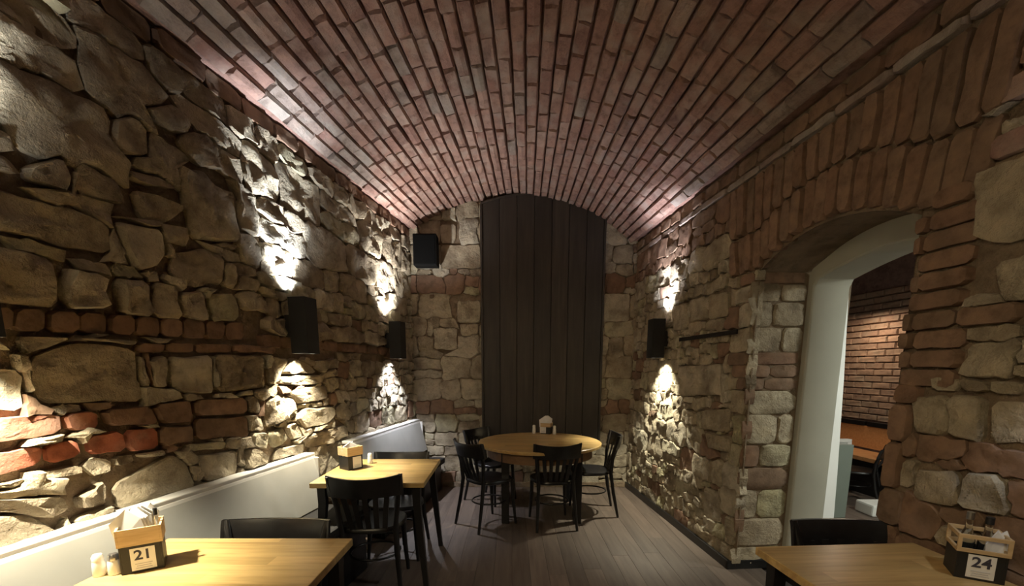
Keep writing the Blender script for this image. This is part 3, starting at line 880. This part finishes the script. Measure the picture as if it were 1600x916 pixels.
def on_left(y, off=0.0): return Vector((lx(y), y, 0)) + LD.cross(UP) * off
def on_right(y, off=0.0): return Vector((rx(y), y, 0)) + RD.cross(UP) * off
RL = math.atan2(LD.cross(UP).y, LD.cross(UP).x) - math.pi / 2
RR_ = math.atan2(RD.cross(UP).y, RD.cross(UP).x) - math.pi / 2
ZLAMP = 1.785
COOL, WARM = (0.86, 0.92, 1.0), (1.0, 0.90, 0.68)
wall_lamp(on_left(1.40, 0.045) + UP * ZLAMP, RL, 'black box lamp at the left edge of the photo above the red bricks', (0.95, 0.96, 0.94), (1.0, 0.90, 0.66), 150, 215, 16)
wall_lamp(on_left(3.11, 0.045) + UP * ZLAMP, RL, 'black box lamp on the left wall above the square table', COOL, WARM, 185, 160, 18)
wall_lamp(on_left(4.68, 0.04) + UP * ZLAMP, RL, 'black box lamp on the left wall nearest the back corner', (1.0, 0.97, 0.95), (0.90, 0.92, 1.0), 105, 110, 112)
wall_lamp(on_right(4.42, 0.035) + UP * ZLAMP, RR_, 'black box lamp on the right wall near the back corner', (0.92, 0.91, 1.0), (1.0, 0.94, 0.72), 120, 145, 28)
wall_lamp(on_right(1.28, 0.035) + UP * ZLAMP, RR_, 'black box lamp beyond the right edge above the table numbered 24', (1.0, 0.94, 0.92), (0.86, 0.92, 1.0), 20, 5, 3)


# ------------------------------------------------------------------ benches along the left wall
def bench(y0, y1, label, depth=0.36, sh=0.455):
    a, c = on_left(y0), on_left(y1)
    ln = (c - a).length
    t = empty('bench', (a + c) / 2, math.atan2(LD.y, LD.x))      # local x along the wall, -y into the room
    tag(t, label, 'bench', 'grey backed benches along the left wall')
    tilt = Matrix.Rotation(math.radians(-13), 3, 'X')
    MB().box((0, -0.118, 0.67), (ln, 0.025, 0.37), 0.004, tilt).build('back_panel', M['grey_paint'], t)
    MB().box((0, -0.045, 0.862), (ln + 0.012, 0.085, 0.026), 0.006).build('top_rail', M['cap_paint'], t)
    MB().box((0, -0.085, 0.842), (ln, 0.012, 0.022), 0.003, tilt).build('moulding', M['cap_paint'], t)
    MB().box((ln / 2 - 0.010, -0.07, 0.67), (0.022, 0.11, 0.35), 0.004).build('end_panel', M['cap_paint'], t)
    MB().box((0, -0.165 - depth / 2, sh), (ln - 0.02, depth, 0.07), 0.02).build('seat', M['seat_pad'], t)
    MB().box((0, -0.10 - depth, (sh - 0.035) / 2), (ln - 0.04, 0.02, sh - 0.035), 0.003).build('front_panel', M['black_wood'], t)
    for sx in (-1, 1):
        MB().box((sx * (ln / 2 - 0.03), -0.10 - depth / 2, (sh - 0.035) / 2), (0.03, depth, sh - 0.035), 0.003).build('side_panel', M['black_wood'], t)
    return t


bench(0.35, 3.2, 'long grey backed bench with white top rail beside the table numbered 21')
bench(3.72, 5.36, 'shorter grey backed bench in the far left corner under the black speaker', 0.24, 0.37)


# ------------------------------------------------------------------ tables
def square_table(x, y, rz, wx, wy, label, splay=0.0):
    t = empty('dining_table', (x, y, 0), rz)
    tag(t, label, 'table')
    MB().box((0, 0, 0.733), (wx, wy, 0.034), 0.004).build('tabletop', M['table_wood'], t)
    b = MB()
    for sy in (-1, 1): b.box((0, sy * (wy / 2 - 0.075), 0.682), (wx - 0.16, 0.022, 0.066), 0.002)
    for sx in (-1, 1): b.box((sx * (wx / 2 - 0.075), 0, 0.682), (0.022, wy - 0.16, 0.066), 0.002)
    b.build('apron', M['black_wood'], t)
    for sx in (-1, 1):
        for sy in (-1, 1):
            b = MB()
            tx, ty = sx * (wx / 2 - 0.06), sy * (wy / 2 - 0.06)
            sq = lambda cx_, cy_, r, z: [Vector((cx_ + i * r, cy_ + j * r, z)) for i, j in ((-1, -1), (1, -1), (1, 1), (-1, 1))]
            b.rings([sq(tx + sx * splay, ty + sy * splay * 0.6, 0.016, 0.0), sq(tx, ty, 0.025, 0.60), sq(tx, ty, 0.027, 0.716)])
            b.build('leg', M['black_wood'], t)
    return t


square_table(-1.12, 1.43, 0.0, 0.82, 0.83, 'honey coloured wooden table carrying the black and wood box with number 21')
square_table(-0.965, 3.165, 0.02, 0.75, 0.77, 'square wooden table between two black chairs on the left, below the second lamp', 0.05)
square_table(1.412, 1.385, 0.06, 0.71, 0.78, 'dim wooden table at lower right carrying the box with number 24')

rt = empty('round_table', (0.285, 4.44, 0))
tag(rt, 'large round wooden table with four thick black legs before the dark panel', 'table')
MB().lathe([(0.0001, 0.716), (0.61, 0.716), (0.628, 0.722), (0.63, 0.745), (0.624, 0.75), (0.0001, 0.75)], 64).build('tabletop', M['table_wood'], rt, 30)
MB().rings([[Vector((r * math.cos(q), r * math.sin(q), z)) for q in (2 * math.pi * k / 48 for k in range(48))] for r, z in ((0.54, 0.716), (0.54, 0.61), (0.515, 0.61), (0.515, 0.716))], cap=False).build('apron', wood('apron_wood', [(0.25, (0.16, 0.09, 0.045)), (0.8, (0.26, 0.15, 0.075))], 'X', 0, 8, 3.0, 0.5, 0.05, False), rt, 30)
for sx in (-1, 1):
    for sy in (-1, 1):
        MB().box((sx * 0.35, sy * 0.35, 0.355), (0.075, 0.075, 0.71), 0.006).build('leg', M['black_wood'], rt)


# ------------------------------------------------------------------ chairs
def make_chair():
    """black cafe chair; faces local +y, origin on the floor under the seat"""
    t = empty('dining_chair', (0, 0, 0))
    n = 36
    def seat_ring(k, z):
        out = []
        for i in range(n):
            q = 2 * math.pi * i / n
            c, s_ = math.cos(q), math.sin(q)
            rr = (abs(c) ** 3.2 + abs(s_) ** 3.2) ** (-1 / 3.2)
            wx = 0.205 if s_ > 0 else 0.205 - 0.035 * (-s_)
            out.append(Vector((rr * c * wx * k, rr * s_ * 0.2 * k, z)))
        return out
    MB().rings([seat_ring(0.93, 0.428), seat_ring(1.0, 0.436), seat_ring(1.0, 0.455), seat_ring(0.96, 0.465), seat_ring(0.80, 0.461), seat_ring(0.4, 0.455)]).build('seat', M['black_wood'], t, 40)
    for sx in (-1, 1):
        MB().tube([(sx * 0.165, 0.155, 0.44), (sx * 0.17, 0.165, 0.25), (sx * 0.185, 0.185, 0.0)], [0.02, 0.0175, 0.0125], 10).build('leg', M['black_wood'], t, 60)
        MB().tube([(sx * 0.19, -0.265, 0.0), (sx * 0.172, -0.215, 0.25), (sx * 0.163, -0.185, 0.45), (sx * 0.178, -0.195, 0.62), (sx * 0.205, -0.235, 0.80), (sx * 0.210, -0.245, 0.835)], [0.0125, 0.017, 0.019, 0.018, 0.016, 0.014], 10).build('leg', M['black_wood'], t, 60)
    # curved crest rail: bulges backwards, its ends scroll past the posts
    rings = []
    for k in range(15):
        f = k / 14 * 2 - 1
        x = f * 0.222
        bow = -0.075 * (1 - f * f)
        rows = []
        for z, th in ((0.695, 0.008), (0.72, 0.011), (0.82, 0.012), (0.84, 0.008)):
            rows.append((z, th))
        y0 = lambda z: -0.212 - (z - 0.70) * 0.22 + bow + 0.008
        dip = -0.018 * (1 - f * f)
        ring = [Vector((x, y0(z) + th, z + (dip if z > 0.8 else 0))) for z, th in rows] + [Vector((x, y0(z) - th, z + (dip if z > 0.8 else 0))) for z, th in reversed(rows)]
        rings.append(ring)
    MB().rings(rings).build('crest_rail', M['black_wood'], t, 50)
    for k in range(5):
        x = (k - 2) * 0.06
        bw = -0.066 * (1 - (x / 0.2) ** 2)
        pts = [(x * 0.8, -0.175, 0.452), (x * 0.95, -0.195 + bw * 0.6, 0.60), (x * 1.1, -0.210 + bw, 0.73)]
        b = MB()
        b.rings([[Vector(p_) + Vector((i * 0.0155, j * 0.006, 0)) for i, j in ((-1, -1), (1, -1), (1, 1), (-1, 1))] for p_ in pts])
        b.build('slat', M['black_wood'], t)
    b = MB()
    ring_pts = [(0.155 * math.cos(2 * math.pi * k / 20) * 1.03, 0.165 * math.sin(2 * math.pi * k / 20), 0.235) for k in range(21)]
    b.tube(ring_pts, 0.008, 8)
    b.build('stretcher', M['black_wood'], t, 60)
    return t


chair0 = make_chair()
used = [False]
GRP = 'black wooden cafe chairs'


def place_chair(x, y, facing, label, sx=1.0, sz=1.0):
    c = copy_tree(chair0) if used[0] else chair0
    used[0] = True
    c.location = (x, y, 0)
    c.rotation_euler = (0, 0, math.atan2(facing[1], facing[0]) - math.pi / 2)
    c.scale = (sx, 1, sz)
    tag(c, label, 'chair', GRP)
    return c


place_chair(-0.955, 2.89, (-0.12, 0.99), 'black chair with curved back to us at the near side of the second table', 1.05)
place_chair(-1.095, 1.70, (0.0, -1.0), 'black chair beside the grey bench, only its top rail above the nearest left table', 1.12, 0.955)
place_chair(-0.935, 3.41, (0.02, -1.0), 'black chair at the far end of the second square table, mostly hidden by it', 1.05, 0.945)
place_chair(1.545, 1.69, (-0.05, -1.0), 'black chair at the foot of the white doorway, only its top rail showing', 1.16, 0.955)
place_chair(0.385, 4.10, (-0.12, 1.0), 'black chair with its back to us at the near side of the round table', 1.0, 0.985)
place_chair(-0.225, 4.085, (0.76, 0.65), 'black chair at the left of the round table, nearer of the two there')
place_chair(-0.22, 4.83, (0.80, -0.60), 'black chair behind the left edge of the round table against the stone wall', 1.0, 0.97)
place_chair(0.815, 4.43, (-1.0, 0.04), 'black chair seen from the side at the right of the round table')


# ------------------------------------------------------------------ table boxes, shakers and other small things
def text_mesh(txt, size):
    c = bpy.data.curves.new('number', 'FONT')
    c.body = txt; c.size = size; c.extrude = 0.0004; c.align_x = 'CENTER'; c.align_y = 'CENTER'; c.offset = 0.0012
    o = bpy.data.objects.new('number', c)
    COL.objects.link(o)
    dg = bpy.context.evaluated_depsgraph_get()
    me = bpy.data.meshes.new_from_object(o.evaluated_get(dg))
    bpy.data.objects.remove(o)
    me.materials.clear(); me.materials.append(M['ink'])
    return me


def open_box(b, cz, w_, d_, h_, t_=0.006, floor=True):
    for sx in (-1, 1): b.box((sx * (w_ / 2 - t_ / 2), 0, cz), (t_, d_, h_), 0.001)
    for sy in (-1, 1): b.box((0, sy * (d_ / 2 - t_ / 2), cz), (w_ - 2 * t_, t_, h_), 0.001)
    if floor: b.box((0, 0, cz - h_ / 2 + t_ / 2), (w_ - 2 * t_, d_ - 2 * t_, t_))


def caddy(x, y, rz, label, w_=0.125, d_=0.115, h_lo=0.105, h_hi=0.065, number=None, card_side=0.0, window=False, lines=True):
    """black box with a wooden upper band and a white card on its front (local -y)"""
    t = empty('table_caddy', (x, y, 0.75), rz)
    tag(t, label, 'table caddy', 'boxes for napkins and cutlery on the tables')
    b = MB(); open_box(b, h_lo / 2, w_, d_, h_lo); b.build('lower_box', M['black'], t)
    b = MB()
    if window:
        hw, hd, z0_, z1_ = w_ / 2 + 0.004, d_ / 2 + 0.004, h_lo, h_lo + h_hi
        for z in (z0_ + 0.007, z1_ - 0.007):
            for sy in (-1, 1): b.box((0, sy * (hd - 0.004), z), (2 * hw, 0.008, 0.014), 0.001)
            for sx in (-1, 1): b.box((sx * (hw - 0.004), 0, z), (0.008, 2 * hd - 0.016, 0.014), 0.001)
        for sx in (-1, 1):
            for sy in (-1, 1): b.box((sx * (hw - 0.006), sy * (hd - 0.004), (z0_ + z1_) / 2), (0.012, 0.008, h_hi - 0.026), 0.001)
    else:
        open_box(b, h_lo + h_hi / 2, w_ + 0.008, d_ + 0.008, h_hi, 0.007, False)
    b.build('upper_band', M['crate_wood'], t)
    cw, ch = 0.072, 0.085
    MB().box((card_side, -d_ / 2 - 0.0015, 0.052), (cw, 0.0012, ch)).build('number_card', M['paper'], t)
    card = t.children[-1]
    if number:
        me = text_mesh(number, 0.052)
        link('number', me, card, Matrix.Translation((card_side, -d_ / 2 - 0.0028, 0.066)) @ Matrix.Rotation(math.pi / 2, 4, 'X'))
    if lines:
        b = MB()
        for k, wd in enumerate((0.05, 0.042, 0.047)):
            b.box((card_side, -d_ / 2 - 0.0025, 0.034 - k * 0.008), (wd, 0.0008, 0.003))
        b.build('print_line', M['pale_ink'], card)
    return t


def napkins(x, y, z, rz, label, w_=0.07, h_=0.085, k=4):
    """a few folded paper napkins standing fanned in the box"""
    t = empty('napkins', (x, y, z), rz)
    tag(t, label, 'napkins')
    rr = random.Random(int(x * 100))
    for i in range(k):
        a = (i - (k - 1) / 2) * 0.14
        pts = [(-w_ / 2, 0), (w_ / 2, 0), (w_ / 2 * 0.98, h_ * 0.72), (w_ * 0.12 + rr.uniform(-.01, .01), h_), (-w_ / 2 * 0.95, h_ * 0.62)]
        yy = (i - (k - 1) / 2) * 0.012
        rings = []
        for th in (-0.003, 0.003):
            rings.append([Vector((px * math.cos(a * 0.4) + pz * math.sin(a) * 0.6, yy + th + 0.010 * math.sin(px * 60 + i) * pz / h_, pz)) for px, pz in pts])
        MB().rings(rings).build('napkin', M['paper'], t)
    return t


def shaker(x, y, label, fill, grp='salt and pepper shakers', h_=0.082):
    t = empty('shaker', (x, y, 0.75))
    tag(t, label, 'shaker', grp)
    MB().lathe([(0.0001, 0), (0.019, 0), (0.021, 0.004), (0.019, h_ * 0.55), (0.0165, h_ * 0.7), (0.0001, h_ * 0.7)], 20).build('body', M[fill], t, 40)
    MB().lathe([(0.0001, h_ * 0.7), (0.0175, h_ * 0.7), (0.018, h_ * 0.85), (0.013, h_ * 0.98), (0.0001, h_)], 20).build('cap', M['salt'] if fill == 'salt' else M['steel'], t, 40)
    return t


def bottle(x, y, z, label, h_=0.13, r=0.02, fill='glass', grp='small glass bottles in the table boxes', cap='black'):
    t = empty('bottle', (x, y, z))
    tag(t, label, 'bottle', grp)
    MB().lathe([(0.0001, 0), (r, 0), (r * 1.02, 0.006), (r, h_ * 0.55), (r * 0.45, h_ * 0.75), (r * 0.42, h_ * 0.9), (0.0001, h_ * 0.9)], 20).build('body', M[fill], t, 40)
    MB().lathe([(0.0001, h_ * 0.88), (r * 0.5, h_ * 0.88), (r * 0.5, h_), (0.0001, h_)], 16).build('cap', M[cap], t, 40)
    return t


# table 21
caddy(-1.405, 1.572, 0.60, 'black box with pale wood band and card numbered 21 on the nearest left table', number='21', card_side=0.004)
napkins(-1.425, 1.572, 0.850, 0.45, 'white napkins fanned in the box numbered 21', 0.10, 0.135, 6)
bottle(-1.362, 1.595, 0.757, 'slim dark capped bottle standing in the box numbered 21 behind napkins', 0.215, 0.013)
shaker(-1.508, 1.495, 'white shaker with white cap left of the pair by the box numbered 21', 'salt')
shaker(-1.462, 1.507, 'shaker with metal cap between white shaker and the box numbered 21', 'salt', h_=0.080)
bpy.data.objects['shaker.001'].children[1].data.materials[0] = M['steel']

# second square table
caddy(-1.215, 3.215, 0.95, 'black box with white card and napkins on the second square table', number=None, card_side=0.012)
napkins(-1.225, 3.22, 0.85, 0.8, 'cream napkins spilling from the box on the second square table', 0.12, 0.10, 4)
shaker(-1.125, 3.38, 'small white shaker beside the box on the second square table', 'salt', h_=0.085)

# round table
caddy(0.40, 4.98, -0.35, 'dark box with white card and napkins at the middle of the round table', w_=0.11, d_=0.10, h_lo=0.08, h_hi=0.045, card_side=-0.03)
napkins(0.385, 4.97, 0.825, -0.3, 'white napkins standing tall in the box on the round table', 0.13, 0.135, 4)
shaker(0.255, 4.99, 'white shaker left of the box on the round table', 'salt', h_=0.10)
shaker(0.485, 4.93, 'pale shaker right of the box on the round table', 'salt', h_=0.10)

# table 24
caddy(1.692, 1.502, -0.55, 'black box with open wood frame and card numbered 24 at the lower right edge', w_=0.13, d_=0.12, h_lo=0.10, h_hi=0.065, number='24', window=True)
bottle(1.672, 1.522, 0.757, 'clear glass bottle standing left in the box numbered 24', 0.225, 0.022, cap='steel')
bottle(1.712, 1.492, 0.757, 'clear glass bottle standing right in the box numbered 24', 0.215, 0.024, cap='black')
napkins(1.722, 1.467, 0.80, -0.5, 'white napkins at the right side of the box numbered 24', 0.06, 0.13, 3)

# loudspeaker in the far left corner
sp = empty('speaker', (-0.985, YB - 0.02, 2.82))
tag(sp, 'black box speaker mounted high on the back wall left of the dark panel', 'speaker')
MB().box((0, -0.13, 0), (0.265, 0.18, 0.34), 0.008).build('cabinet', M['speaker_black'], sp)
MB().box((0, -0.224, 0), (0.235, 0.008, 0.31), 0.003).build('grille', M['speaker_cloth'], sp)
MB().box((0, -0.02, 0), (0.06, 0.045, 0.14), 0.003).build('bracket', M['iron'], sp)

# thin dark strip standing in for a shadowed gap in the right wall
ib = empty('shadow_gap_strip', on_right(3.63, 0.0) + UP * 1.755, RR_)
tag(ib, 'thin dark strip standing for a shadowed gap between stones of the right wall', 'dark strip')
MB().box((0, 0.045, 0), (0.90, 0.012, 0.032), 0.003).build('bar', M['iron'], ib)
for sx in (-0.3, 0.3): MB().box((sx, 0.02, 0), (0.03, 0.05, 0.02), 0.002).build('standoff', M['iron'], ib)

# ------------------------------------------------------------------ next room: bench, boards, chair
nb = empty('wall_bench', (4.62, 5.6, 0), math.atan2(RD.y, RD.x))
tag(nb, 'orange wooden bench with black top rail against the brick wall of the next room', 'bench')
MB().box((0, -0.05, 0.62), (2.6, 0.03, 0.28), 0.003).build('backrest', M['orange_wood'], nb)
for a_, c_ in ((-1.3, 0.02), (0.06, 1.3)): MB().box(((a_ + c_) / 2, -0.055, 0.79), (c_ - a_, 0.05, 0.06), 0.004).build('top_rail', M['black_wood'], nb)
MB().box((0, -0.28, 0.43), (2.6, 0.42, 0.05), 0.006).build('seat', M['orange_wood'], nb)
MB().box((0, -0.42, 0.2), (2.56, 0.02, 0.4), 0.003).build('front_panel', M['black_wood'], nb)

gp = tag(MB().box((3.02, 4.24, 0.375), (0.70, 0.04, 0.75), 0.005).build('upright_board', M['green_panel']), 'grey green upright board seen low through the doorway', 'board')
pp = empty('partition', (3.08, 4.46, 0))
tag(pp, 'low pale edged partition behind the grey green board in the next room', 'partition')
MB().box((0, 0, 0.37), (0.78, 0.05, 0.74), 0.003).build('board', M['grey_paint'], pp)
MB().box((0, 0, 0.755), (0.86, 0.06, 0.03), 0.003).build('top_edge', M['cap_paint'], pp)
MB().box((0.41, 0, 0.37), (0.045, 0.06, 0.74), 0.003).build('end_edge', M['cap_paint'], pp)
place_chair(3.97, 4.92, (-0.7, 0.7), 'black chair glimpsed through the doorway in the next room', 1.0, 0.75)
st = tag(MB().box((3.80, 4.36, 0.06), (0.28, 0.24, 0.12), 0.02).build('low_step', M['white_plaster']), 'low pale step on the floor of the next room, seen through doorway', 'step')
